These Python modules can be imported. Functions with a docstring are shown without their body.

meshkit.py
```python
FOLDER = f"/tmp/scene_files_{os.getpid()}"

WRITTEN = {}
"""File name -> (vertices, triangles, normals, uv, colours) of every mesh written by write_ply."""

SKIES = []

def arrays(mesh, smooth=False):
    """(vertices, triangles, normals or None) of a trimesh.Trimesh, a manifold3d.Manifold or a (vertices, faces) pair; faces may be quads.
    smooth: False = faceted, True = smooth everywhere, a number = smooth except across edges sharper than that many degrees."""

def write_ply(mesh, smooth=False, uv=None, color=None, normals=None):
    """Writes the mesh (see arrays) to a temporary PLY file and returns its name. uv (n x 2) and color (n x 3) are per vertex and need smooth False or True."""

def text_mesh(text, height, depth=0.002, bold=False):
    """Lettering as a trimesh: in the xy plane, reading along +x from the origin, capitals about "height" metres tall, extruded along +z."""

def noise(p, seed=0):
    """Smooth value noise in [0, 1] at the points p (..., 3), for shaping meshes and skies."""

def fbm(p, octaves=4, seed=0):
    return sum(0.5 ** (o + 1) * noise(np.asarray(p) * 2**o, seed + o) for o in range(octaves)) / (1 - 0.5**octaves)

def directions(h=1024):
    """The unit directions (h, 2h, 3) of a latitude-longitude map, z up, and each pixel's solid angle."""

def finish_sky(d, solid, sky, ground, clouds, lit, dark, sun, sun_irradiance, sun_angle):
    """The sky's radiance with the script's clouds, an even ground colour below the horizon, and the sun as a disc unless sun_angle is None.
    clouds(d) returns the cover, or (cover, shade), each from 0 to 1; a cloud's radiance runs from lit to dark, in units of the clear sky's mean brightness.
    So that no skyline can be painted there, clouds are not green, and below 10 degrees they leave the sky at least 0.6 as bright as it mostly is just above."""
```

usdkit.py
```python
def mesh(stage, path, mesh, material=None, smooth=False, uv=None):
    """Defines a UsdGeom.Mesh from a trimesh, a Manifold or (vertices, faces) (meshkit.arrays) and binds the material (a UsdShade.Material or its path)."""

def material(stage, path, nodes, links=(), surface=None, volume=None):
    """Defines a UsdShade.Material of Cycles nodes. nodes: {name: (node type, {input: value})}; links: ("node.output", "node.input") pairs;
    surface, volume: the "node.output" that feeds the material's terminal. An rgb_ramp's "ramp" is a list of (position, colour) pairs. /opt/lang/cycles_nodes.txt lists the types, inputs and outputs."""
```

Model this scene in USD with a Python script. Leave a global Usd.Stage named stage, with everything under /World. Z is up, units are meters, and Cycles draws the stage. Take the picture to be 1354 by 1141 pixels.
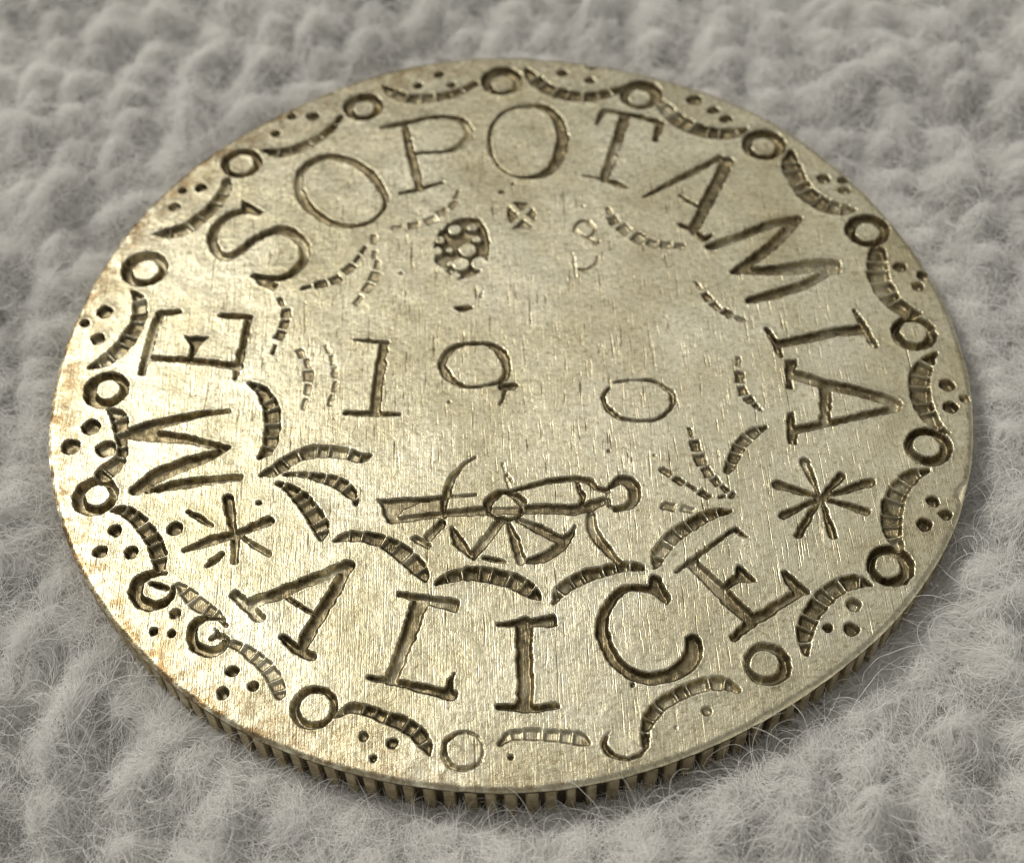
import math
import numpy as np
import shapely
from shapely.geometry import Point, Polygon, LineString, MultiPoint
from shapely.ops import unary_union
from scipy.spatial import Delaunay, cKDTree
import meshkit, usdkit
from pxr import Usd, UsdGeom, UsdLux, UsdShade, Gf, Sdf, Vt

stage = Usd.Stage.CreateInMemory()
UsdGeom.SetStageUpAxis(stage, UsdGeom.Tokens.z)
UsdGeom.SetStageMetersPerUnit(stage, 1.0)
UsdGeom.Xform.Define(stage, '/World')
rng = np.random.default_rng(7)
MM = 0.001
TOP = 2.0            # height of the coin's face above its underside, in mm

# ------------------------------------------------------------------ camera
EL, ROLL, DIST = math.radians(54.27), -0.04508, 50.093
EYE = np.array([0.0597, -31.1299, 39.3137 + TOP])
fw = np.array([0, math.cos(EL), -math.sin(EL)]); rt = np.array([1.0, 0, 0]); up = np.cross(rt, fw)
r2 = math.cos(ROLL) * rt + math.sin(ROLL) * up; u2 = -math.sin(ROLL) * rt + math.cos(ROLL) * up
cam = UsdGeom.Camera.Define(stage, '/World/camera')
m4 = np.eye(4); m4[0, :3] = r2; m4[1, :3] = u2; m4[2, :3] = -fw; m4[3, :3] = EYE * MM
cam.AddTransformOp().Set(Gf.Matrix4d(*m4.ravel().tolist()))
cam.CreateHorizontalApertureAttr(36.0); cam.CreateVerticalApertureAttr(36.0 * 862 / 1024)
cam.CreateFocalLengthAttr(36.0 * 2000 / 1354)
cam.CreateClippingRangeAttr(Gf.Vec2f(0.005, 2.0))
cam.CreateFocusDistanceAttr(0.0448); cam.CreateFStopAttr(90.0)
cam.CreateExposureAttr(0.46)

# ------------------------------------------------------------------ light: a wide soft lamp behind and to the left, a dim room
def rect(name, pos, look, w, h, power, color):
    l = UsdLux.RectLight.Define(stage, '/World/' + name)
    p = np.array(pos, float) * MM; d = np.array(look, float) * MM - p; d /= np.linalg.norm(d)
    x = np.cross([0, 0, 1.0], -d); x /= np.linalg.norm(x); y = np.cross(-d, x)
    m = np.eye(4); m[0, :3] = x; m[1, :3] = y; m[2, :3] = -d; m[3, :3] = p
    l.AddTransformOp().Set(Gf.Matrix4d(*m.ravel().tolist()))
    l.CreateWidthAttr(w * MM); l.CreateHeightAttr(h * MM); l.CreateIntensityAttr(power); l.CreateColorAttr(Gf.Vec3f(*color))
    return l
rect('key_light', (-255, 190, 330), (0, 0, 0), 170, 150, 15.0, (1.0, 0.955, 0.87))
rect('ceiling_light', (40, 250, 360), (0, 0, 0), 230, 170, 0.7, (1.0, 0.97, 0.90))
rect('lamp_light', (250, -175, 165), (0, 0, 0), 100, 90, 1.2, (1.0, 0.95, 0.86))
room = usdkit.material(stage, '/World/Looks/room', {'b': ('background_shader', {'color': (1.0, 0.985, 0.95), 'strength': 0.265})}, surface='b.background')
dome = UsdLux.DomeLight.Define(stage, '/World/room_light')
UsdShade.MaterialBindingAPI.Apply(dome.GetPrim()).Bind(room)

# ------------------------------------------------------------------ materials (positions in mm: world position x 1000)
def mat(name, nodes, links, surface): return usdkit.material(stage, '/World/Looks/' + name, nodes, links, surface=surface)
def silver_nodes():
    n = {'g': ('geometry', {}), 'mm': ('mapping', {'scale': (1000, 1000, 1000)}),
         'mb': ('mapping', {'scale': (20000, 900, 1000), 'rotation': (0, 0, 0.05)}), 'nb': ('noise_texture', {'scale': 1.0, 'detail': 3.0, 'roughness': 0.6}),
         'mc': ('mapping', {'scale': (11000, 640, 1000), 'rotation': (0, 0, -0.07)}), 'nc': ('noise_texture', {'scale': 1.0, 'detail': 2.0, 'roughness': 0.5, 'distortion': 0.25}),
         'nd': ('noise_texture', {'scale': 5.5, 'detail': 5.0, 'roughness': 0.68}),
         'nv': ('noise_texture', {'scale': 2.2, 'detail': 2.0}),
         'ne': ('noise_texture', {'scale': 0.30, 'detail': 5.0, 'roughness': 0.65}),
         'dark': ('rgb_ramp', {'ramp': [(0.0, (1, 1, 1)), (0.29, (1, 1, 1)), (0.40, (0, 0, 0)), (1.0, (0, 0, 0))]}), 'dbw': ('rgb_to_bw', {}),
         'amt': ('map_range', {'from_min': 0.38, 'from_max': 0.62, 'to_min': 0.35, 'to_max': 1.0, 'clamp': True}), 'sc0': ('math', {'math_type': 'multiply'}), 'mid': ('map_range', {'from_min': 0.008, 'from_max': 0.0132, 'to_min': 1.0, 'to_max': 0.3, 'clamp': True}), 'sca': ('math', {'math_type': 'multiply'}),
         'mg': ('mapping', {'scale': (9000, 170, 1000), 'rotation': (0, 0, 0.27)}), 'ng': ('noise_texture', {'scale': 1.0, 'detail': 1.5}), 'gd': ('map_range', {'from_min': 0.285, 'from_max': 0.235, 'to_min': 0.0, 'to_max': 0.75, 'clamp': True}), 'mh': ('mapping', {'scale': (8000, 130, 1000), 'rotation': (0, 0, -0.85)}), 'nh': ('noise_texture', {'scale': 1.0, 'detail': 1.5}), 'hd': ('map_range', {'from_min': 0.28, 'from_max': 0.23, 'to_min': 0.0, 'to_max': 0.5, 'clamp': True}), 'gh': ('math', {'math_type': 'maximum'}), 'sc': ('math', {'math_type': 'maximum'}),
         'h1': ('math', {'math_type': 'multiply_add', 'value2': 1.0}), 'h2': ('math', {'math_type': 'multiply_add', 'value2': -0.9}), 'h3': ('math', {'math_type': 'multiply', 'value2': 0.55}),
         'b': ('bump', {'strength': 1.0, 'distance': 0.000017}),
         'tone': ('rgb_ramp', {'ramp': [(0.30, (0.455, 0.405, 0.26)), (0.48, (0.56, 0.52, 0.372)), (0.70, (0.67, 0.637, 0.495))]}),
         'pit': ('rgb_ramp', {'ramp': [(0.0, (0.26, 0.21, 0.12)), (0.33, (0.45, 0.39, 0.27)), (0.44, (0.84, 0.82, 0.77)), (0.60, (1, 1, 1)), (0.72, (1.25, 1.24, 1.2))]}),
         'm1': ('mix_color', {'blend_type': 'mix', 'b': (0.13, 0.10, 0.05)}), 'm2': ('mix_color', {'blend_type': 'multiply', 'fac': 0.75}),
         'sx': ('separate_xyz', {}), 'flat': ('combine_xyz', {'z': 0.0}), 'len': ('vector_math', {'math_type': 'length'}),
         'rim': ('map_range', {'from_min': 0.0131, 'from_max': 0.0149, 'to_min': 0.0, 'to_max': 0.95, 'clamp': True}),
         'lft': ('map_range', {'from_min': 0.006, 'from_max': -0.009, 'to_min': 0.15, 'to_max': 1.0, 'clamp': True}),
         'nf': ('noise_texture', {'scale': 1.5, 'detail': 6.0, 'roughness': 0.75}),
         'st': ('map_range', {'from_min': 0.43, 'from_max': 0.58, 'to_min': 0.0, 'to_max': 1.0, 'clamp': True}),
         'k1': ('math', {'math_type': 'multiply'}), 'k2': ('math', {'math_type': 'multiply'}),
         'm3': ('mix_color', {'blend_type': 'mix', 'b': (0.20, 0.125, 0.052)}),
         'ro': ('map_range', {'from_min': 0.3, 'from_max': 0.7, 'to_min': 0.25, 'to_max': 0.42, 'clamp': True})}
    l = [('g.position', 'mb.vector'), ('mb.vector', 'nb.vector'), ('g.position', 'mc.vector'), ('mc.vector', 'nc.vector'), ('g.position', 'mm.vector')]
    l += [('mm.vector', f'{k}.vector') for k in ('nd', 'nv', 'ne', 'nf')]
    l += [('nc.fac', 'dark.fac'), ('dark.color', 'dbw.color'), ('nv.fac', 'amt.value'), ('dbw.val', 'sc0.value1'), ('amt.result', 'sc0.value2'), ('sc0.value', 'sca.value1'), ('len.value', 'mid.value'), ('mid.result', 'sca.value2'), ('g.position', 'mg.vector'), ('mg.vector', 'ng.vector'), ('ng.fac', 'gd.value'), ('sca.value', 'sc.value1'), ('g.position', 'mh.vector'), ('mh.vector', 'nh.vector'), ('nh.fac', 'hd.value'), ('gd.result', 'gh.value1'), ('hd.result', 'gh.value2'), ('gh.value', 'sc.value2'),
          ('nb.fac', 'h3.value1'), ('nd.fac', 'h1.value1'), ('h3.value', 'h1.value3'), ('sc.value', 'h2.value1'), ('h1.value', 'h2.value3'), ('h2.value', 'b.height'),
          ('ne.fac', 'tone.fac'), ('nd.fac', 'pit.fac'), ('tone.color', 'm2.a'), ('pit.color', 'm2.b'), ('m2.result', 'm1.a'), ('sc.value', 'm1.fac'),
          ('g.position', 'sx.vector'), ('sx.x', 'flat.x'), ('sx.y', 'flat.y'), ('flat.vector', 'len.vector1'), ('len.value', 'rim.value'), ('sx.x', 'lft.value'),
          ('nf.fac', 'st.value'), ('st.result', 'k1.value1'), ('rim.result', 'k1.value2'), ('k1.value', 'k2.value1'), ('lft.result', 'k2.value2'),
          ('k2.value', 'm3.fac'), ('m1.result', 'm3.a'), ('nd.fac', 'ro.value')]
    return n, l
def silver(name='worn_silver', gain=1.0):
    n, l = silver_nodes(); n['p'] = ('principled_bsdf', {'metallic': 1.0})
    n['tone'] = ('rgb_ramp', {'ramp': [(t, tuple(min(0.97, gain * v) for v in c)) for t, c in n['tone'][1]['ramp']]})
    return mat(name, n, l + [('m3.result', 'p.base_color'), ('ro.result', 'p.roughness'), ('b.normal', 'p.normal')], 'p.BSDF')
def struck(name, dark, light):
    """silver in the struck marks: tarnish on the floors, rubbed clean (the mesh's "wear") on rungs, lips and worn spots"""
    n, l = silver_nodes()
    n |= {'tn': ('noise_texture', {'scale': 3.0, 'detail': 6.0, 'roughness': 0.72}), 'tr': ('rgb_ramp', {'ramp': [(0.0, dark), (0.36, dark), (0.66, light), (1.0, light)]}),
          'w': ('attribute', {'attribute': 'wear'}), 'mx': ('mix_color', {'blend_type': 'mix'}), 'p': ('principled_bsdf', {'metallic': 0.95, 'roughness': 0.40})}
    l += [('mm.vector', 'tn.vector'), ('tn.fac', 'tr.fac'), ('tr.color', 'mx.a'), ('m3.result', 'mx.b'), ('w.fac', 'mx.fac'), ('mx.result', 'p.base_color'), ('b.normal', 'p.normal')]
    return mat(name, n, l, 'p.BSDF')
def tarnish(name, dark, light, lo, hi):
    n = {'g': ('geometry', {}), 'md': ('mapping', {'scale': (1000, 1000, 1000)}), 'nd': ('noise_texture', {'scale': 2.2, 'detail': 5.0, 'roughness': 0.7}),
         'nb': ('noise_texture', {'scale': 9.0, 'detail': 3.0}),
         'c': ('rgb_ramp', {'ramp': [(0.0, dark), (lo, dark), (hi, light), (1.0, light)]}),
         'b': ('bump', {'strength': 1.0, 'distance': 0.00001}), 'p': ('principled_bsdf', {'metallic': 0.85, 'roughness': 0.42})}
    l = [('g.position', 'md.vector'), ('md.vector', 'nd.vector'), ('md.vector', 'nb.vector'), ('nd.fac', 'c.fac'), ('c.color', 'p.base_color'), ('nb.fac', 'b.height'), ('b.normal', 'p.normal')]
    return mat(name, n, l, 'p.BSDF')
SILVER = silver()
DARK = struck('tarnished_silver', (0.072, 0.057, 0.030), (0.29, 0.24, 0.14))
PALE = struck('lightly_tarnished_silver', (0.15, 0.12, 0.065), (0.42, 0.36, 0.23))
RIM = silver('worn_rim', 1.35)
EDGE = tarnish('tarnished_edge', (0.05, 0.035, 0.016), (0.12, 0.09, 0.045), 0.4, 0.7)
REED = tarnish('reed_silver', (0.34, 0.27, 0.14), (0.68, 0.59, 0.40), 0.35, 0.65)
def wool(name, col, rough=0.8):
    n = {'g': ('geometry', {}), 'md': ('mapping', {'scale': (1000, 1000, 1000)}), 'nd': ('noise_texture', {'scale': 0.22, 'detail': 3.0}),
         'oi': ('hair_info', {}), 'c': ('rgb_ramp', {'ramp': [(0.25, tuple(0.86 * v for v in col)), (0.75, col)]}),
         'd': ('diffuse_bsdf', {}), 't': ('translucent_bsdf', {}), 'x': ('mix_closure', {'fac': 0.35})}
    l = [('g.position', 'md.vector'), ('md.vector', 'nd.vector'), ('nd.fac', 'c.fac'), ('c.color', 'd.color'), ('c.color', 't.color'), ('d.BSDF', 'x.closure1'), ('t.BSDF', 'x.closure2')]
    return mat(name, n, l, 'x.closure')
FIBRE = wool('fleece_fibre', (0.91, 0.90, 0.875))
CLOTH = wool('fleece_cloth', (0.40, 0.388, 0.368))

# ------------------------------------------------------------------ names and labels
used = {}
def path(parent, name):
    k = (parent, name); n = used.get(k, 0); used[k] = n + 1
    return f'{parent}/{name}' + (f'_{n:03d}' if n else '')
def data(prim, **kw):
    for k, v in kw.items():
        if v: prim.SetCustomDataByKey(k, v)
def define(parent, name, v, f, mtl, normals=None, label=None, wear=None):
    m = UsdGeom.Mesh.Define(stage, path(parent, name))
    m.CreatePointsAttr(Vt.Vec3fArray.FromNumpy(np.ascontiguousarray(v * MM, np.float32)))
    m.CreateFaceVertexCountsAttr(Vt.IntArray.FromNumpy(np.full(len(f), 3, np.int32)))
    m.CreateFaceVertexIndicesAttr(Vt.IntArray.FromNumpy(np.ascontiguousarray(f, np.int32).ravel()))
    m.CreateSubdivisionSchemeAttr('none')
    if normals is not None:
        m.CreateNormalsAttr(Vt.Vec3fArray.FromNumpy(np.ascontiguousarray(normals, np.float32))); m.SetNormalsInterpolation('vertex')
    UsdShade.MaterialBindingAPI.Apply(m.GetPrim()).Bind(mtl)
    if wear is not None: UsdGeom.PrimvarsAPI(m).CreatePrimvar('wear', Sdf.ValueTypeNames.FloatArray, 'vertex').Set(Vt.FloatArray.FromNumpy(np.ascontiguousarray(wear, np.float32)))
    data(m.GetPrim(), label=label)
    return m

# ------------------------------------------------------------------ the fleece
def outline(th):
    co = [14.99, -0.024, -0.003, -0.0, -0.003, 0.046, -0.112, 0.022, -0.03, -0.019, -0.037, -0.028, -0.028, 0.016, -0.008, 0.012, 0.027]
    r = co[0] + sum(co[2 * k - 1] * np.cos(k * th) + co[2 * k] * np.sin(k * th) for k in range(1, 9))
    r = r + 0.05 * (meshkit.fbm(np.stack([np.cos(th) * 5, np.sin(th) * 5, 0 * th], -1), 4, 3) - 0.5)
    return r - 0.22 * np.exp(-((th + 0.405) / 0.022) ** 2)         # the nick in the rim
SP = 2.05
cent = []
for i in range(-16, 17):                                  # knitted ribs running away from the camera, each a row of tufts
    for j in range(-20, 26):
        x, y = i * SP, (j + 0.5 * (i % 2)) * 1.5
        cent.append((x + 0.45 * math.sin(y / 4.5 + i * 0.6) + 0.05 * y + rng.normal(0, 0.26), y + rng.normal(0, 0.42)))
cent = np.array(cent)
chgt = rng.uniform(0.25, 1.0, len(cent))
ctree = cKDTree(cent)
def lie(x, y):
    """height of the cloth without its tufts: sunk under the coin, rising a little round it, gently uneven"""
    r = np.hypot(x, y)
    roll_ = 0.9 * (meshkit.fbm(np.stack([x / 9, y / 9, 0 * x], -1), 3, 11) - 0.5)
    ring_ = np.clip((r - 14.9) / 2.1, 0, 1); ring_ = ring_ * ring_ * (3 - 2 * ring_)
    return -0.10 + ring_ * (0.72 + roll_)
def cloth(x, y):
    d, k = ctree.query(np.stack([x, y], -1), k=4)
    dome_ = (chgt[k] * np.exp(-(d / 0.85) ** 2)).max(-1)
    r = np.hypot(x, y)
    return lie(x, y) + dome_ * 0.5 * np.clip((r - 15.9) / 1.6, 0, 1)
def build_cloth():
    n = 420
    gx, gy = np.meshgrid(np.linspace(-36, 36, n), np.linspace(-32, 38, n))
    x, y = gx.ravel(), gy.ravel()
    z = cloth(x, y) + 0.10 * (meshkit.fbm(np.stack([x * 2, y * 2, 0 * x], -1), 3, 5) - 0.5) * (np.hypot(x, y) > 15.6)
    z = np.where(np.hypot(x, y) < 15.1, np.minimum(z, -0.06), z)
    i = np.arange(n * n).reshape(n, n)
    f = np.vstack([np.stack([i[:-1, :-1], i[:-1, 1:], i[1:, 1:]], -1).reshape(-1, 3), np.stack([i[:-1, :-1], i[1:, 1:], i[1:, :-1]], -1).reshape(-1, 3)])
    v = np.stack([x, y, z], 1)
    _, _, nr = meshkit.arrays((v, f), True)
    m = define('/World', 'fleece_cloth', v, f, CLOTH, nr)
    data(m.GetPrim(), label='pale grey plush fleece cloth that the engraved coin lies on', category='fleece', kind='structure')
build_cloth()
def tuft(g, short, wisps):
    """strands of one tuft, lying round its dome, and a few longer wisps: (points, counts, widths)"""
    pts, wid, cnt = [], [], []
    top = lambda x, y: 0.78 * math.exp(-(x * x + y * y) / 0.85 ** 2)
    cx, cy = g.normal(0, 0.3, 2); turn = g.choice([-1, 1])
    lock = None
    for q in range(short + wisps):
        wisp = q >= short
        if wisp or q % 24 == 0:
            a = g.uniform(0, 2 * math.pi); rr = abs(g.normal(0, 0.8)) if not wisp else abs(g.normal(0, 0.5))
            x, y = math.cos(a) * rr, math.sin(a) * rr
            b = math.atan2(y - cy, x - cx) + turn * g.uniform(0.2, 1.8) + g.normal(0, 0.6)
            lock = (x, y, b, g.normal(turn * 0.22, 0.30), g.uniform(0.6, 1.45), g.uniform(-0.12, 0.22))
        x, y, b, curl, L, up_ = lock
        sp_ = 0.0 if wisp else 1.0
        x += sp_ * g.normal(0, 0.10); y += sp_ * g.normal(0, 0.10); b += sp_ * g.normal(0, 0.28)
        curl = curl + sp_ * g.normal(0, 0.10) if not wisp else g.normal(0, 0.24); L = L * g.uniform(0.75, 1.2) if not wisp else g.uniform(1.6, 3.2); k = 9 if not wisp else 12
        off = up_ + g.uniform(-0.07, 0.07); rise = g.uniform(0.0, 0.06) if not wisp else g.uniform(0.03, 0.16); fall = g.uniform(0.35, 1.1)
        for s in range(k):
            u = s / (k - 1)
            z = top(x, y) + off + rise * (k - 1) * math.sin(min(u / fall, 1.35) * 1.9) * 0.8
            pts.append((x, y, z)); b += curl + g.normal(0, 0.14)
            x += math.cos(b) * L / (k - 1); y += math.sin(b) * L / (k - 1)
        w = (0.0098 if not wisp else 0.0118) * g.uniform(0.6, 1.3); cnt.append(k)
        wid += [w * (1 - 0.6 * (s / (k - 1)) ** 2) for s in range(k)]
    return np.array(pts), cnt, np.array(wid)
def build_fibres():
    pi = UsdGeom.PointInstancer.Define(stage, '/World/fleece_fibres')
    data(pi.GetPrim(), label='fine curly grey-white fibres of the plush fleece around the coin', category='fibres', kind='stuff')
    protos, N = [], 14
    for q in range(N):
        g = np.random.default_rng(100 + q)
        P, c, w = tuft(g, 1008, 30)
        cv = UsdGeom.BasisCurves.Define(stage, f'/World/fleece_fibres/tuft_{q:03d}' if q else '/World/fleece_fibres/tuft')
        cv.CreateTypeAttr('cubic'); cv.CreateBasisAttr('catmullRom'); cv.CreateWrapAttr('pinned')
        cv.CreatePointsAttr(Vt.Vec3fArray.FromNumpy((P * MM).astype(np.float32))); cv.CreateCurveVertexCountsAttr(Vt.IntArray(c))
        cv.CreateWidthsAttr(Vt.FloatArray.FromNumpy((w * MM).astype(np.float32))); cv.SetWidthsInterpolation('vertex')
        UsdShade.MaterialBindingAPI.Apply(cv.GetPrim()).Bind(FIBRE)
        protos.append(cv.GetPath())
    pi.CreatePrototypesRel().SetTargets(protos)
    pos, ori, scl, idx = [], [], [], []
    ra = np.arange(0, 2 * math.pi, 0.032); extra = np.stack([np.cos(ra), np.sin(ra)], 1) * (15.65 + rng.uniform(-0.3, 0.75, len(ra)))[:, None]
    for (x, y), h in zip(np.vstack([cent, extra]), np.concatenate([chgt, rng.uniform(0.4, 0.8, len(ra))])):
        r = math.hypot(x, y)
        if r < 15.3 or y < -26 or y > 33 or abs(x) > 31: continue
        s = 0.85 + 0.3 * h
        near = min(1.0, 0.45 + 0.55 * max(0, r - 15.58) / 2.2)
        z = float(lie(np.array([x]), np.array([y]))[0])
        pos.append((x * MM, y * MM, (z + 0.02) * MM)); long = rng.uniform(0.95, 1.55) if r > 16.6 else 1.0; scl.append((s * long, s / long ** 0.4, s * near * (0.6 + 0.75 * h)))
        a = 1.45 + rng.normal(0, 0.45) + math.pi * int(rng.integers(2)); ori.append(Gf.Quath(math.cos(a / 2), 0, 0, math.sin(a / 2))); idx.append(int(rng.integers(N)))
    pi.CreatePositionsAttr(Vt.Vec3fArray([Gf.Vec3f(*p) for p in pos])); pi.CreateScalesAttr(Vt.Vec3fArray([Gf.Vec3f(*p) for p in scl]))
    pi.CreateOrientationsAttr(Vt.QuathArray(ori)); pi.CreateProtoIndicesAttr(Vt.IntArray(idx))
build_fibres()

# ------------------------------------------------------------------ the coin
coin = UsdGeom.Xform.Define(stage, '/World/coin')
data(coin.GetPrim(), label='worn engraved silver coin with reeded edge lying on the pale grey fleece', category='coin')
COIN = '/World/coin'
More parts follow.
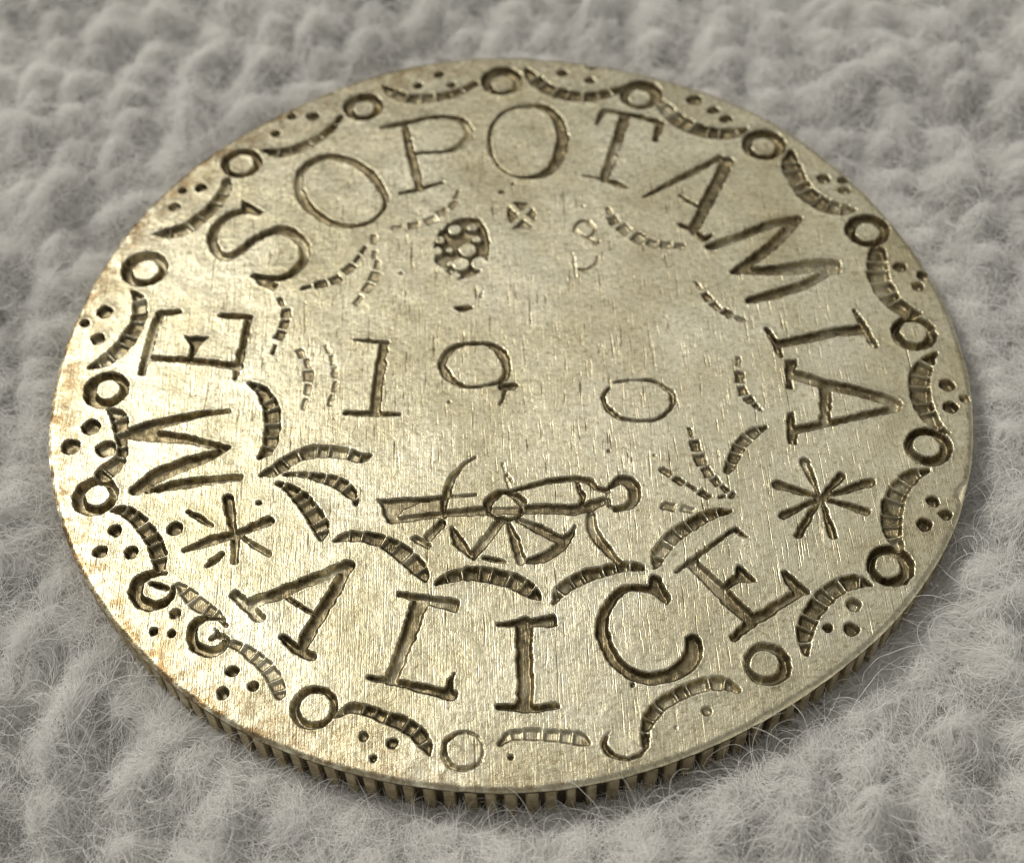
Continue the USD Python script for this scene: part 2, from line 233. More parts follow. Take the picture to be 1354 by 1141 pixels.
# the punched and engraved marks, in 0.01 mm on the face (kind | label | depth | shapes);
# s/c/o = straight, curved, closed stroke (x, y, half width), b = banded crescent, p = polygon, r = ring (outer, inner), d/k = dots, h/l = raised dots and bars left standing inside
MARKS = """
dot||20|d -772,1228,20
dot||20|d -693,1223,26
dot||20|d -827,1138,20
dot||20|d -1153,864,18
dot||20|d -1089,872,23
dot||20|d -1174,782,24
crescent||20|b5 -879,1052,5 -813,1035,24 -755,1048,25 -687,1086,23 -630,1139,18 -587,1216,11
crescent||20|b5 -1238,652,4 -1181,654,26 -1126,671,29 -1073,720,28 -1026,786,26 -997,857,22 -996,905,15
ring||26|r -946,988,78 -946,984,45
ring||26|r -1252,487,84 -1247,481,44
crescent||20|b6 -431,1375,7 -385,1331,24 -334,1301,26 -273,1297,27 -202,1304,25 -141,1322,22 -79,1363,16
dot||20|d -295,1370,22
dot||20|d -213,1428,21
dot||20|d -169,1365,20
ring||26|r -503,1265,79 -501,1256,38
ring||26|r 26,1374,82 29,1358,41
ring||26|r 552,1262,83 545,1246,40
crescent||20|b7 122,1436,8 151,1378,28 194,1323,29 253,1286,30 312,1267,29 372,1263,28 434,1280,23 487,1306,14
dot||20|d 260,1401,23
dot||20|d 374,1435,23
dot||20|d 364,1356,21
crescent||20|b7 603,1245,10 648,1160,30 694,1098,33 758,1052,33 825,1032,31 882,1031,25 925,1050,10
dot||20|d 750,1220,30
dot||20|d 816,1158,25
dot||20|d 859,1109,26
ring||26|r 979,964,83 976,953,42
crescent||20|b7 1073,921,11 1064,854,34 1076,782,36 1103,703,36 1155,646,35 1206,620,30 1254,613,8
dot||20|d 1171,776,27
dot||20|d 1239,764,23
dot||20|d 1235,712,23
ring||26|r 1284,513,80 1283,506,41
crescent||20|b6 1301,414,27 1287,336,37 1289,258,36 1313,188,32 1352,141,27 1396,128,7
dot||20|d 1364,336,25
dot||20|d 1437,295,25
dot||20|d 1410,246,23
ring||26|r 1357,45,77 1357,49,43
crescent||20|b6 1412,-45,8 1377,-79,23 1343,-135,33 1330,-204,32 1332,-260,30 1341,-306,25 1368,-352,12 1387,-369,4
dot||20|d 1422,-177,26
dot||20|d 1468,-234,19
dot||20|d 1414,-267,26
ring||26|r 1315,-417,76 1309,-414,40
crescent||20|b7 1295,-507,8 1246,-523,23 1198,-568,28 1163,-628,32 1148,-689,30 1145,-739,24 1159,-780,11
dot||20|d 1288,-622,22
dot||20|d 1317,-670,21
dot||20|d 1246,-702,25
ring||26|r 1117,-841,73 1108,-841,38
crescent||20|b7 1048,-904,5 1011,-890,22 962,-899,25 913,-931,27 866,-983,26 838,-1030,26 823,-1072,20 824,-1124,4
dot||20|d 987,-967,24
dot||20|d 898,-1040,17
dot||20|d 966,-1046,24
ring||22|r 708,-1146,70 700,-1144,41
crescent||18|b7 618,-1225,5 578,-1204,20 529,-1200,20 469,-1217,20 416,-1242,20 372,-1276,19 347,-1319,15 334,-1380,6
dot||10|d 518,-1283,16
dot||10|d 426,-1330,8
ring|worn incomplete ring|14|c 237,-1338,4 223,-1369,9 237,-1395,8 267,-1411,5 297,-1413,5 326,-1399,5 343,-1367,5 338,-1335,3
ring|thin shallow ring|15|r -172,-1370,62 -167,-1368,48
crescent|worn shallow crescent|10|b5 -68,-1355,6 -40,-1332,13 -1,-1329,15 50,-1332,18 104,-1340,17 154,-1349,20 181,-1363,6
dot||10|d -37,-1395,9
dot||12|d -449,-1313,16
dot||12|d -368,-1337,17
dot||12|d -419,-1381,13
dot||10|d 316,-1192,10
dot||10|d 276,-1317,5
crescent||20|b7 -531,-1250,3 -516,-1240,9 -485,-1226,15 -445,-1231,17 -397,-1255,18 -349,-1274,21 -306,-1302,22 -279,-1337,20 -265,-1375,5
ring|double struck ring open at its upper right|24|c -1056,-754,5 -1096,-754,12 -1134,-772,19 -1143,-810,20 -1124,-849,19 -1085,-865,17 -1051,-855,13 -1030,-828,8 -1032,-801,4;s -1099,-788,6 -1074,-796,9 -1049,-807,7
ring|double struck ring with a small wedge in it|20|c -924,-913,7 -952,-934,13 -960,-967,14 -946,-1006,15 -906,-1027,15 -873,-1018,13 -853,-990,8;s -904,-984,5 -885,-973,8 -863,-982,6;s -891,-951,3 -882,-973,4;c -915,-916,4 -885,-918,5 -859,-943,4
ring||20|r -592,-1217,68 -587,-1218,44
crescent||20|b6 -1247,-517,7 -1214,-518,18 -1169,-550,23 -1132,-596,24 -1102,-645,24 -1086,-688,25 -1079,-729,17
dot||20|d -1230,-590,22
dot||20|d -1266,-665,23
dot||20|d -1171,-672,23
ring||26|r -1308,-459,74 -1303,-457,37
ring||26|r -1324,-40,77 -1317,-38,38
crescent||20|b5 -1298,-126,13 -1268,-157,26 -1258,-205,24 -1247,-258,18 -1243,-300,17 -1256,-336,24 -1286,-370,31 -1306,-389,9
dot||20|d -1355,-189,32
dot||20|d -1412,-264,32
dot||20|d -1296,-279,34
crescent||20|b7 -1285,385,6 -1258,347,21 -1247,287,26 -1254,229,26 -1275,172,30 -1305,122,26 -1341,86,26 -1394,55,5
dot||20|d -1369,297,29
dot||20|d -1432,251,19
dot||20|d -1376,177,25
dot||20|d -1016,-896,18
dot||20|d -1074,-952,15
dot||20|d -1019,-961,15
dot||20|d -833,-1092,19
dot||20|d -768,-1144,17
dot||20|d -853,-1161,20
crescent|worn shallow crescent|7|b4 -1019,-796,7 -983,-830,20 -945,-870,22 -904,-897,15 -867,-923,6
crescent|worn shallow crescent|9|b6 -837,-1004,11 -791,-1033,18 -750,-1068,19 -714,-1112,21 -694,-1160,19 -693,-1182,7
letter|stamped capital M at the start of the upper word|20|s -910,-150,6 -996,-156,12 -1089,-178,17 -1173,-199,23 -1218,-220,25;s -1204,-229,20 -1135,-238,22 -1048,-254,17 -961,-279,13 -900,-296,7;s -900,-296,7 -957,-326,18 -1039,-353,25 -1120,-389,27 -1181,-441,20;s -1147,-450,7 -1065,-432,17 -983,-422,17 -858,-413,12
letter|stamped capital E in the upper word|18|s -1194,87,11 -1104,76,12 -1014,60,13 -889,33,14;s -1212,26,13 -1202,121,15 -1190,225,16 -1177,271,14;s -1179,278,14 -1114,282,11;s -902,-20,6 -894,47,13 -882,137,13 -873,236,11;s -967,259,11 -912,250,13 -865,247,8;s -1055,79,7 -1045,130,16;p -1095,187 -1069,174 -996,167 -1029,127 -1059,122
letter|stamped capital S|20|c -908,745,17 -969,729,17 -1008,686,17 -1027,623,17 -1008,558,17 -968,524,18 -919,553,16 -875,601,16 -830,630,19 -783,643,21 -735,618,20 -699,565,19 -696,495,18 -726,441,16 -771,413,14 -827,419,12 -864,429,13;p -936,807 -850,738 -865,710 -912,731 -936,740;p -876,444 -841,430 -777,382 -795,356 -838,383 -868,413
letter|stamped capital O next to the S|16|o -598,999,16 -518,960,16 -453,880,16 -413,784,12 -422,718,7 -459,668,6 -511,648,9 -578,656,13 -636,692,15 -696,762,18 -728,844,17 -727,925,15 -685,980,16 -642,1002,16
letter|stamped capital P|16|s -428,1147,10 -353,1161,14 -273,1184,11 -193,1193,10;c -198,1192,9 -134,1168,14 -105,1109,17 -116,1060,18 -156,1020,13 -195,1004,8 -254,1003,7 -303,1001,8;s -343,1146,11 -323,1010,16 -298,884,16 -289,816,13;s -359,800,7 -322,807,9 -284,816,13 -245,833,9 -207,844,8
letter|stamped capital O with a thick right side|18|o 119,1227,12 178,1217,15 225,1159,19 243,1072,22 237,1002,24 213,920,21 171,868,18 112,851,8 55,862,5 8,906,4 -24,977,6 -29,1047,6 -20,1125,6 17,1187,7 63,1220,7
letter|stamped capital T|18|s 417,1183,11 485,1159,10 543,1138,12 590,1113,15 621,1101,10;s 583,1010,9 599,1063,15 614,1102,11;s 372,1113,5 389,1148,11 409,1183,13;s 484,1149,20 444,1016,20 405,894,19 381,821,16;s 305,846,5 353,832,6 390,814,10 427,795,16 454,777,10
letter|stamped capital A with a thick right leg|18|s 516,724,5 605,781,12 713,845,16 813,907,13;s 836,885,23 783,770,24 726,658,22 683,567,20;p 807,927 864,886 838,853 791,888;s 630,585,7 671,556,12 709,509,13 739,529,5;s 644,724,5 715,655,7
letter|stamped capital M between A and I|20|s 729,472,17 841,516,18 957,568,20 1049,586,17;s 1046,580,18 943,465,21 846,384,20 793,352,10;s 793,352,11 948,349,25 1078,363,30 1140,361,27 1152,323,5;s 1137,341,15 1022,274,20 912,239,20 831,219,14
letter|stamped capital I in the upper word|18|s 1178,154,7 1199,72,12 1219,-2,11;s 1194,72,22 1094,65,19 987,38,19 902,23,16;s 871,91,7 893,30,14 903,-30,7
letter|stamped capital A at the end of the upper word|18|s 943,-110,20 1033,-152,21 1128,-186,21 1204,-219,21 1244,-240,18;s 1242,-262,15 1167,-276,13 1054,-301,11 962,-318,14 911,-326,17;s 1030,-158,20 1022,-220,18 1008,-296,16;p 912,-47 956,-40 953,-72 928,-117 925,-171 899,-163 906,-104;p 891,-260 914,-253 913,-315 914,-349 905,-387 875,-381 881,-302
letter|stamped capital A at the start of the lower word|18|s -513,-750,14 -587,-789,18 -664,-820,18 -733,-851,19 -788,-868,17;s -501,-754,13 -549,-851,19 -590,-928,18 -622,-994,19 -633,-1024,16;s -842,-841,15 -800,-883,16 -763,-921,15;s -692,-992,10 -650,-1031,15 -602,-1057,11;s -698,-848,5 -644,-886,6 -608,-915,5
letter|stamped capital L|18|p -358,-851 -269,-868 -169,-888 -180,-934 -253,-907 -356,-870;s -292,-896,24 -323,-1001,22 -355,-1090,19 -374,-1143,17;s -439,-1132,6 -374,-1144,10 -294,-1169,13 -230,-1189,15 -198,-1199,16;s -210,-1179,11 -194,-1129,2
letter|stamped capital I in the lower word|18|p -70,-970 18,-963 110,-949 115,-996 34,-992 -64,-985;s 16,-980,25 14,-1073,23 12,-1162,22 7,-1242,23;s -67,-1241,8 -9,-1248,11 46,-1251,11 97,-1246,9
letter|stamped capital C|20|p 402,-831 428,-842 458,-920 438,-942 410,-908 380,-889;c 403,-887,12 346,-876,10 304,-888,13 263,-938,15 244,-998,18 250,-1057,19 274,-1113,19 315,-1155,19 369,-1175,20 426,-1165,20 473,-1141,25 501,-1102,25 503,-1061,21
letter|stamped capital E at the end of the lower word|18|s 479,-829,5 521,-796,6 588,-748,6 656,-697,7;p 649,-688 675,-675 717,-728 693,-722 675,-707;s 530,-801,19 590,-885,21 635,-947,22 681,-1002,20;s 616,-891,8 652,-861,13;p 662,-808 681,-824 718,-881 671,-876 641,-865;s 623,-1055,12 688,-1003,17 763,-958,16 833,-917,14;s 800,-849,9 820,-892,19 853,-917,9
digit|stamped figure 1|13|s -506,122,4 -461,117,6 -398,104,8;s -410,99,16 -419,14,16 -427,-75,16 -434,-179,17;s -530,-181,9 -447,-190,10 -355,-197,6
digit|stamped figure 9 with a short tail|14|o -106,85,7 -57,79,9 -18,42,16 -2,-10,15 -12,-66,11 -62,-91,4 -123,-98,5 -167,-79,9 -202,-38,15 -215,13,13 -187,63,12 -147,84,7;s -20,-101,14 17,-101,14;s -10,-121,5 -29,-177,2
digit|worn stamped figure 0|12|c 350,-108,4 386,-102,3 430,-102,4 473,-107,5 514,-140,7 533,-174,10 519,-222,6 476,-262,6 416,-266,5 357,-252,7 317,-210,9 308,-161,6 327,-127,4
star|eight armed star on the right of the face|15|s 949,-586,5 884,-558,12 820,-530,16;s 949,-586,4 933,-518,10 918,-449,14;s 949,-586,4 987,-548,10 1025,-510,13;s 949,-586,5 1029,-563,12 1110,-540,15;s 949,-586,5 1014,-616,10 1078,-645,14;s 949,-586,4 956,-656,10 963,-725,13;s 949,-586,4 904,-652,10 860,-717,13;s 949,-586,5 885,-616,10 823,-647,13
star|broken six armed star on the left of the face|16|s -888,-492,17 -862,-620,10;s -758,-582,17 -852,-624,11;s -1010,-674,7 -931,-645,17 -868,-629,13;s -1010,-534,6 -971,-561,10 -926,-593,3;s -843,-630,5 -792,-671,9 -749,-700,9;s -894,-694,8 -917,-719,12 -934,-736,5;s -855,-639,12 -851,-722,11
dot||20|d -1046,-593,26
dot||20|d -791,-514,12
crescent||20|b6 -853,-39,7 -812,-69,18 -777,-136,26 -765,-201,26 -766,-254,24 -772,-305,20 -797,-341,9
crescent||17|b7 -791,-407,8 -742,-389,22 -694,-351,22 -635,-329,25 -576,-332,23 -517,-345,20 -474,-363,17 -445,-352,4
crescent||16|b6 -716,-411,5 -665,-414,10 -615,-426,14 -564,-444,20 -522,-472,21 -492,-513,12 -485,-538,4
crescent||20|b6 -739,-442,5 -696,-467,17 -653,-514,25 -613,-575,27 -591,-624,23 -593,-660,6
crescent||17|b6 -549,-667,5 -513,-652,15 -463,-657,19 -405,-675,22 -348,-716,26 -307,-760,26 -283,-794,18 -273,-821,4
crescent||20|b7 -240,-832,4 -206,-814,16 -160,-802,22 -101,-805,25 -43,-820,26 7,-844,27 43,-875,20 67,-898,4
crescent||20|b6 105,-913,5 130,-875,18 173,-846,21 216,-826,22 259,-814,19 310,-803,17 361,-804,15 381,-815,5
crescent||20|b6 664,-624,6 611,-630,17 557,-655,21 502,-690,22 455,-732,22 429,-776,20 418,-810,6
crescent||14|b5 817,-310,5 776,-330,17 730,-371,20 701,-424,18 673,-473,13
crescent|worn broken crescent|11|k 575,-319,6 585,-371,16 593,-429,19 610,-475,17 635,-514,15 657,-541,9 676,-564,7 644,-569,6
crescent|worn broken crescent|11|k 482,-468,11 518,-505,12 553,-528,7 592,-559,12
crescent|worn broken crescent|6|k 478,-597,15 534,-610,11
crescent|worn broken crescent|11|k 762,-43,8 757,-107,15 761,-166,16 779,-203,16 794,-226,9 808,-242,6
crescent|worn broken crescent|11|k 665,296,6 690,241,14 715,198,11 750,166,16 788,139,9
crescent|worn broken crescent|11|k 386,663,8 397,620,19 434,570,23 481,526,25 524,502,18 572,491,16 620,481,13
crescent|worn broken crescent|7|k -369,630,9 -311,636,16 -251,658,17 -208,698,13 -170,729,13 -154,781,8
crescent|worn broken crescent|11|k -681,366,9 -632,379,18 -583,396,19 -536,443,18 -507,491,8 -488,530,7
crescent|worn broken crescent|7|k -451,578,11 -447,502,9 -437,458,10 -446,400,18 -468,353,18 -501,297,11
crescent|worn broken crescent|11|k -766,306,8 -745,252,17 -747,208,15 -761,159,17 -777,99,6
crescent|worn broken crescent|6|k -687,75,13 -663,31,10 -658,-22,17 -656,-78,13 -665,-137,8
crescent|worn broken crescent|4|k -599,87,6 -580,40,8 -571,-11,10 -569,-72,10 -579,-128,8
dot||10|d 6,784,12
dot||10|d 51,821,9
dot||10|d 295,693,7
dot||10|d -354,412,8
dot||10|d 308,-379,9
dot||10|d 450,-405,6
dot||10|d 483,-466,11
dot||10|d -194,-154,7
emblem|worn oval emblem with raised round pips|17|p -137,668 -76,658 -49,604 -41,540 -48,453 -92,391 -156,367 -184,381 -201,425 -234,452 -240,527 -233,577 -190,639;h -102,614,17 -164,605,22 -216,560,16 -226,510,16 -121,507,29 -146,444,28 -81,443,28 -165,392,17 -182,511,11 -88,556,13 -183,449,11;s -163,244,8 -142,240,13 -115,246,7;s -85,273,2 -66,332,1
emblem|small worn square emblem crossed by an X|10|p 33,736 107,725 131,664 111,601 40,596 21,665;l 26,740,7 76,664,7 130,604,7;l 128,734,7 76,664,7 21,592,7
emblem|faint worn outline of a small flower|8|o 261,592,4 286,622,6 318,607,6 330,568,5 304,542,5 273,559,4;s 304,542,3 330,507,4 342,523,3;s 263,395,5 285,388,5 324,418,5 333,445,4;s 251,355,2 245,485,2
trunnion||18|c -77,-583,8 -76,-551,15 -52,-524,13 -23,-516,7 5,-527,12 27,-556,14 29,-583,7;c -74,-593,5 -53,-610,6 -27,-616,6 5,-611,6 23,-599,5
rammer||16|c -114,-379,3 -155,-410,6 -190,-460,10 -209,-519,13 -216,-568,9 -212,-600,3
cascabel||17|c 298,-521,6 338,-488,14 371,-510,21 378,-551,17 362,-584,14 313,-598,9;c 299,-521,5 292,-548,4 297,-584,5 315,-598,6
barrel||14|p -423,-515 -357,-531 -282,-539 -340,-566 -357,-590 -340,-603 -388,-612;s -374,-530,9 -291,-530,7 -216,-525,5 -115,-520,3;s -378,-599,13 -291,-590,12 -208,-584,12 -87,-580,15;s -8,-512,4 53,-498,8 112,-481,9 196,-475,10 238,-487,12 257,-516,8 293,-528,10;s 34,-583,16 115,-584,17 189,-592,18 231,-584,19 276,-565,14;s 200,-489,5 216,-542,9 204,-591,6
bore||5|p -366,-532 -216,-526 -216,-588 -365,-601;s -67,-584,13 20,-587,13
spoke||12|s -37,-617,14 -78,-673,15 -118,-728,14 -125,-748,7
spoke||12|s -19,-628,5 -1,-687,14 17,-765,14
spoke||12|s 14,-620,8 79,-657,17 134,-694,16 158,-701,9
spoke||12|s -192,-638,6 -172,-687,17 -133,-741,7
wheel||13|c -95,-748,6 -64,-757,7 -32,-768,4;c 25,-769,5 82,-757,16 141,-718,17 175,-672,8 184,-646,2
trail||12|s -221,-617,12 -260,-665,14;s -303,-671,12 -265,-696,10
trail||12|c 238,-612,12 238,-661,17 263,-720,15 296,-769,12 317,-802,5
flash||9|s -28,-407,3 -20,-459,3 -13,-501,3;s -14,-449,2 -1,-480,2
""".strip().split('\n')
def spline(P, closed, n=7):
    P = np.asarray(P, float)
    Q = np.vstack([P[-1:], P, P[:2]]) if closed else np.vstack([2 * P[0] - P[1], P, 2 * P[-1] - P[-2]])
    out = []
    for i in range(1, len(Q) - 2):
        for t in np.arange(n) / n:
            a, b, c, d = Q[i - 1:i + 3]
            out.append(0.5 * (2 * b + (c - a) * t + (2 * a - 5 * b + 4 * c - d) * t * t + (3 * b - a - 3 * c + d) * t ** 3))
    out.append(Q[-2] if not closed else Q[1])
    out = np.array(out); out[:, 2] = np.maximum(out[:, 2], 0.012)
    return out
def sweep(P):
    c = [Point(x, y).buffer(r + 0.022, 6) for x, y, r in P]
    return unary_union([MultiPoint(np.vstack([np.array(a.exterior.coords), np.array(b.exterior.coords)])).convex_hull for a, b in zip(c, c[1:])] if len(c) > 1 else c)
def shape_of(t, P):
    k = t[0]
    if k in 'sl': return sweep(P)
    if k in 'cb': return sweep(spline(P, False))
    if k == 'o': return sweep(spline(P, True))
    if k == 'p': return Polygon(P).buffer(0)
    if k == 'r': return Point(P[0][:2]).buffer(P[0][2], 24).difference(Point(P[1][:2]).buffer(P[1][2], 20))
    if k == 'k':                                        # the cells left of a worn crescent: small slanted squares along its line
        t_ = np.gradient(P[:, :2], axis=0) if len(P) > 1 else np.array([[1.0, 0]]); out = []
        gap_ = np.hypot(*np.diff(P[:, :2], axis=0).T) if len(P) > 1 else np.array([0.4])
        before, after = np.concatenate([gap_[:1], gap_]), np.concatenate([gap_, gap_[-1:]])
        for (x, y, r), (tx, ty), e0, e1 in zip(P, t_ / np.hypot(*t_.T)[:, None], np.minimum(before, 0.55) * 0.43, np.minimum(after, 0.55) * 0.43):
            q = np.array([(-e0, -0.85 * r), (e1 * 0.85, -1.05 * r), (e1, 0.8 * r), (-e0 * 0.8, 1.05 * r)])
            out.append(Polygon([(x + u * tx - v * ty, y + u * ty + v * tx) for u, v in q]).buffer(0.02, 2))
        return unary_union(out)
    return unary_union([Point(x, y).buffer(r, 10) for x, y, r in P])
def ragged(poly, amp, seed):
    """the outline with the small unevenness of a hand-held punch"""
    def ring(c):
        c = np.array(c)[:-1]; L = np.hypot(*(np.roll(c, -1, 0) - c).T); s = np.concatenate([[0], np.cumsum(L)])
        n = max(8, int(s[-1] / 0.045)); t = np.linspace(0, s[-1], n, endpoint=False)
        cc = np.vstack([c, c[:1]]); q = np.stack([np.interp(t, s, cc[:, 0]), np.interp(t, s, cc[:, 1])], 1)
        p3 = np.stack([q[:, 0] * 6, q[:, 1] * 6, 0 * t], -1)
        return q + amp * np.stack([meshkit.fbm(p3, 3, seed) - 0.5, meshkit.fbm(p3 + 31.7, 3, seed) - 0.5], 1)
    out = []
    for g in getattr(poly, 'geoms', [poly]):
        if g.area > 0.002: out.append(Polygon(ring(g.exterior.coords), [ring(h.coords) for h in g.interiors if abs(Polygon(h).area) > 0.004]).buffer(0))
    return unary_union(out)
marks = []
for n, line in enumerate(MARKS):
    kind, label, depth, rest = line.split('|')
    solid, holes, bars = [], [], []
    for sh in rest.split(';'):
        t, *nums = sh.split(); P = np.array([[float(v) for v in q.split(',')] for q in nums]) / 100
        g = shape_of(t, P)
        (holes if t[0] in 'hl' else solid).append(g)
        if t[0] == 'b': bars.append((int(t[1:]), spline(P, False)))
    g = unary_union(solid)
    if holes: g = g.difference(unary_union(holes))
    g = ragged(g, 0.11, n)
    marks.append(dict(kind=kind, label=label, depth=float(depth) / 100 * 1.08, poly=g, bars=bars))

def build_face():
    th = np.linspace(-math.pi, math.pi, 1500, endpoint=False)
    border = [np.stack([np.cos(th), np.sin(th)], 1) * (outline(th) - d)[:, None] for d in (0.0, 0.025, 0.055, 0.09, 0.13, 0.18)]
    lines = []
    for k in marks:
        for g in getattr(k['poly'], 'geoms', [k['poly']]):
            for c in [g.exterior, *g.interiors]: lines.append(np.array(c.segmentize(0.05).coords)[:-1])
    edge = np.vstack(lines); edge_in = np.hypot(*edge.T) < outline(np.arctan2(edge[:, 1], edge[:, 0])) - 0.03; edge = edge[edge_in]
    fixed = np.vstack(border + [edge]); _, u = np.unique(np.round(fixed / 0.012).astype(int), axis=0, return_index=True); fixed = fixed[np.sort(u)]
    tree = cKDTree(edge); ftree = cKDTree(fixed)
    def hexgrid(s):
        gx, gy = np.meshgrid(np.arange(-15.2, 15.2, s), np.arange(-15.2, 15.2, s * 0.866)); gx = gx + (np.arange(len(gx)) % 2)[:, None] * s / 2
        p = np.stack([gx.ravel(), gy.ravel()], 1); return p[np.hypot(*p.T) < outline(np.arctan2(p[:, 1], p[:, 0])) - 0.02]
    every = unary_union([k['poly'] for k in marks]); shapely.prepare(every)
    fine = hexgrid(0.042); d, _ = tree.query(fine); near = (d < 0.16) | shapely.contains_xy(every, fine[:, 0], fine[:, 1]); fine = fine[near & (d > 0.02)]
    mid = hexgrid(0.10); d, _ = tree.query(mid); mid = mid[(d > 0.17) & ~shapely.contains_xy(every, mid[:, 0], mid[:, 1])]; mid = mid + np.random.default_rng(3).normal(0, 0.012, mid.shape)
    p = np.vstack([fine, mid]); d, _ = ftree.query(p); p = np.vstack([fixed, p[d > 0.016]])
    tri = Delaunay(p).simplices
    a, b, c = p[tri[:, 0]], p[tri[:, 1]], p[tri[:, 2]]; cr = (b[:, 0] - a[:, 0]) * (c[:, 1] - a[:, 1]) - (b[:, 1] - a[:, 1]) * (c[:, 0] - a[:, 0])
    tri[cr < 0] = tri[cr < 0][:, ::-1]; tri = tri[np.abs(cr) > 1e-7]
    cen = p[tri].mean(1)
    # heights
    p3 = np.stack([p[:, 0], p[:, 1], 0 * p[:, 0]], -1)
    z = 0.09 * (meshkit.fbm(p3 / 4.5, 3, 21) - 0.5) + 0.034 * (meshkit.fbm(p3 * 1.5, 4, 22) - 0.5)
    d, _ = tree.query(p)
    lipd = np.concatenate([np.full(len(np.vstack([np.array(c.segmentize(0.05).coords)[:-1] for g in getattr(k['poly'], 'geoms', [k['poly']]) for c in [g.exterior, *g.interiors]])), k['depth']) for k in marks])[edge_in]
    d, e_ = tree.query(p)
    z += 0.05 * np.clip(lipd[e_] - 0.06, 0, 0.2) * np.exp(-(d / 0.11) ** 2) * (0.2 + 1.6 * meshkit.fbm(p3 * 1.1, 2, 23))
    rr = outline(np.arctan2(p[:, 1], p[:, 0])) - np.hypot(*p.T)
    z -= 0.08 * np.clip(1 - rr / 0.17, 0, 1) ** 1.6 * (0.35 + 1.3 * meshkit.fbm(p3 * 2.5, 3, 24))
    dep = np.zeros(len(p)); wear = np.ones(len(p)); owner = np.full(len(tri), -1)
    for n, k in enumerate(marks):
        g = k['poly']; shapely.prepare(g); x0, y0, x1, y1 = g.bounds
        ii = np.nonzero((p[:, 0] > x0) & (p[:, 0] < x1) & (p[:, 1] > y0) & (p[:, 1] < y1))[0]
        ii = ii[shapely.contains_xy(g, p[ii, 0], p[ii, 1])]
        dist = shapely.distance(shapely.points(p[ii]), g.boundary)
        t = np.clip(dist / (0.04 + 0.28 * k['depth']), 0, 1); v = k['depth'] * (0.7 * t + 0.3 * t * t * (3 - 2 * t))
        v *= 0.82 + 0.36 * meshkit.fbm(p3[ii] * 2.3, 3, 40 + n)
        rung = np.zeros(len(ii))
        for nb, sp in k['bars']:                         # the ladder rungs left standing in a crescent punch
            s = np.concatenate([[0], np.cumsum(np.hypot(*np.diff(sp[:, :2], axis=0).T))]); s /= s[-1]
            _, q = cKDTree(sp[:, :2]).query(p[ii])
            tt = np.diff(sp[:, :2], axis=0); tt = np.vstack([tt, tt[-1:]]); tt /= np.maximum(np.hypot(*tt.T), 1e-9)[:, None]
            L = np.hypot(*np.diff(sp[:, :2], axis=0).T).sum()
            along = s[q] * L + ((p[ii] - sp[q, :2]) * tt[q]).sum(1) + 0.05 * np.sin(n * 1.7)
            ph = (along / L * (nb + 0.6) + 0.2) + 0.16 * np.sin(along * 5.0 + n * 2.3); off = np.abs(ph - np.round(ph)) * L / (nb + 0.6)
            inside = (ph > 0.6) & (ph < nb + 0.4)
            bar_ = inside * np.clip(0.35 + 0.95 * meshkit.fbm(p3[ii] * 1.6, 2, 80 + n), 0, 0.95) * np.exp(-(off / 0.045) ** 2); v *= 1 - bar_; rung = np.maximum(rung, bar_)
        w_ = np.clip(1 - dist / 0.035, 0, 1) * 0.25 + rung * 0.9 + np.clip((meshkit.fbm(p3[ii] * 0.9, 3, 300 + n) - 0.55) * 3, 0, 0.5)
        wear[ii] = np.minimum(wear[ii], w_)
        dep[ii] = np.maximum(dep[ii], v)
        jj = np.nonzero((owner < 0) & (cen[:, 0] > x0) & (cen[:, 0] < x1) & (cen[:, 1] > y0) & (cen[:, 1] < y1))[0]
        owner[jj[shapely.contains_xy(g, cen[jj, 0], cen[jj, 1])]] = n
    v = np.stack([p[:, 0], p[:, 1], TOP + z - dep], 1)
    _, _, nr = meshkit.arrays((v, tri), True)
    def piece(sel, parent, name, mtl, label=None):
        f = tri[sel]
        if len(f) == 0: print('empty', name, label); return
        u, inv = np.unique(f, return_inverse=True)
        define(parent, name, v[u], inv.reshape(-1, 3), mtl, nr[u], label, None if mtl in (SILVER, RIM) else wear[u])
    rim_ = (owner < 0) & (rr[tri].min(1) < 0.05)
    piece((owner < 0) & ~rim_, COIN, 'face', SILVER); piece(rim_, COIN, 'rim', RIM, 'rim worn bright')
    names = dict(letter='letter', digit='digit', ring='ring_mark', crescent='crescent_mark', dot='dot_mark', star='star_mark', emblem='emblem')
    gun = UsdGeom.Xform.Define(stage, COIN + '/cannon'); data(gun.GetPrim(), label='engraved field cannon on a spoked wheel')
    for n, k in enumerate(marks):
        mtl = PALE if k['depth'] < 0.09 or 'shallow' in k['label'] else DARK
        if k['kind'] in names: piece(owner == n, COIN, names[k['kind']], mtl, k['label'])
        else: piece(owner == n, COIN + '/cannon', k['kind'], DARK if k['depth'] > 0.065 else PALE, k['label'])
    print('face triangles', len(tri))
    e = np.stack([np.cos(th), np.sin(th)], 1) * outline(th)[:, None]; _, ix = cKDTree(p).query(e)
    return th, v[ix]
th, lip = build_face()

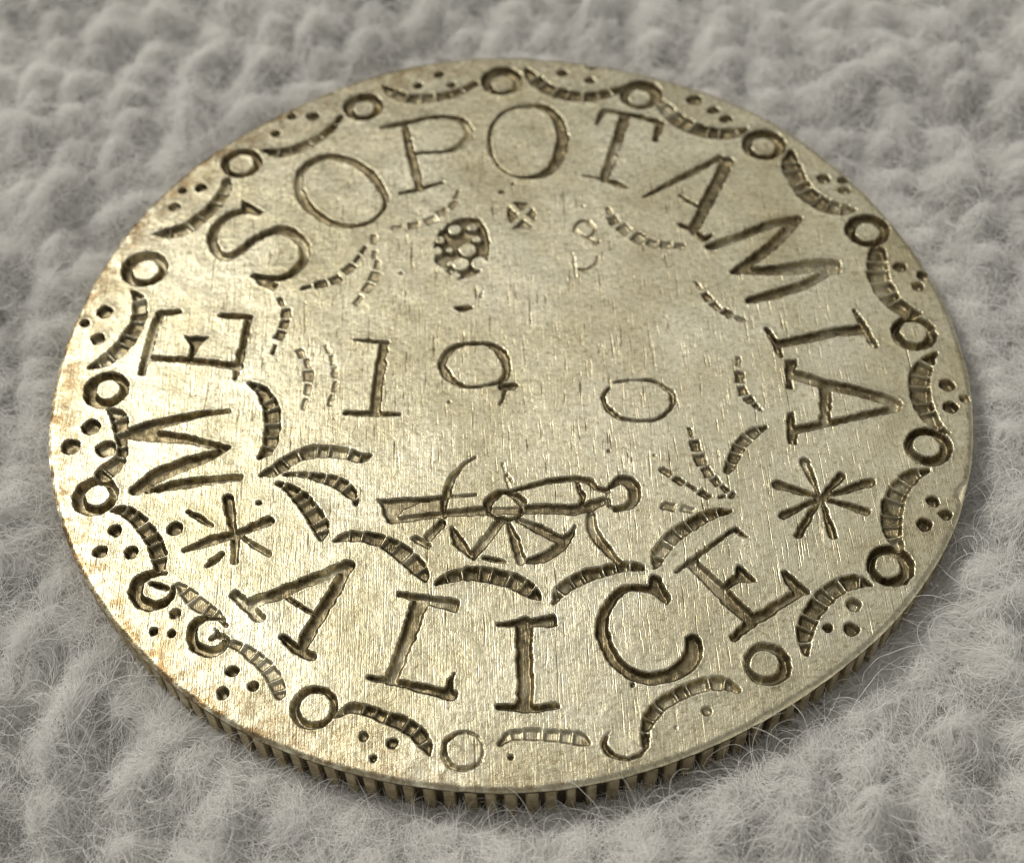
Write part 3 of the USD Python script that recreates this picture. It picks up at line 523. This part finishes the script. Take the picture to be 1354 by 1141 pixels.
def build_edge():
    n = len(th); c, s, R = np.cos(th), np.sin(th), outline(th)
    rows = [lip]
    for dr, z in ((0.0, TOP - 0.15), (0.015, TOP - 0.16), (0.15, TOP - 0.19), (0.15, 0.24), (0.02, 0.20), (0.0, 0.14), (0.12, 0.02), (0.3, 0.0)):
        rows.append(np.stack([c * (R - dr), s * (R - dr), np.full(n, z)], 1))
    v = np.vstack(rows + [[[0, 0, 0]]]); f = []
    i = np.arange(n); j = (i + 1) % n
    for k in range(len(rows) - 1):
        a, b = k * n, (k + 1) * n
        f += [np.stack([a + i, b + i, b + j], 1), np.stack([a + i, b + j, a + j], 1)]
    k = (len(rows) - 1) * n; f.append(np.stack([k + i, np.full(n, len(v) - 1), k + j], 1))
    f = np.vstack(f)
    m = meshkit.arrays((v, f), False)
    import trimesh
    t = trimesh.graph.smooth_shade(trimesh.Trimesh(v, f, process=False), angle=math.radians(35), facet_minarea=None)
    vv, ff, nn = meshkit.arrays(t, True)
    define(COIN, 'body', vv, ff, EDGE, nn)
    count = 165
    g = np.random.default_rng(9)
    for q in range(count):
        a = (q + g.normal(0, 0.04)) * 2 * math.pi / count; r = float(outline(np.array([(a + math.pi) % (2 * math.pi) - math.pi]))[0]); w = 0.172 + g.normal(0, 0.012)
        prof = [(-w * 1.1, -0.20), (-w * 0.95, -0.04), (-w * 0.7, 0.0), (w * 0.7, 0.0), (w * 0.95, -0.04), (w * 1.1, -0.20)]
        z0, z1 = 0.17, TOP - 0.145
        ring = [np.array([[y_ + r, x_, z] for x_, y_ in prof]) for z in (z0, z0 + 0.05, z1 - 0.04, z1)]
        ring[0][:, 0] -= 0.06; ring[3][:, 0] -= 0.004
        V = np.vstack(ring); F = []
        for k in range(3):
            for h in range(5):
                o = k * 6 + h; F += [(o, o + 1, o + 7), (o, o + 7, o + 6)]
        for h in range(1, 5): F += [(0, h + 1, h), (18, 18 + h, 19 + h)]
        ca, sa = math.cos(a), math.sin(a)
        V = np.stack([V[:, 0] * ca - V[:, 1] * sa, V[:, 0] * sa + V[:, 1] * ca, V[:, 2]], 1)
        define(COIN, 'reed', V, np.array(F), REED)
build_edge()
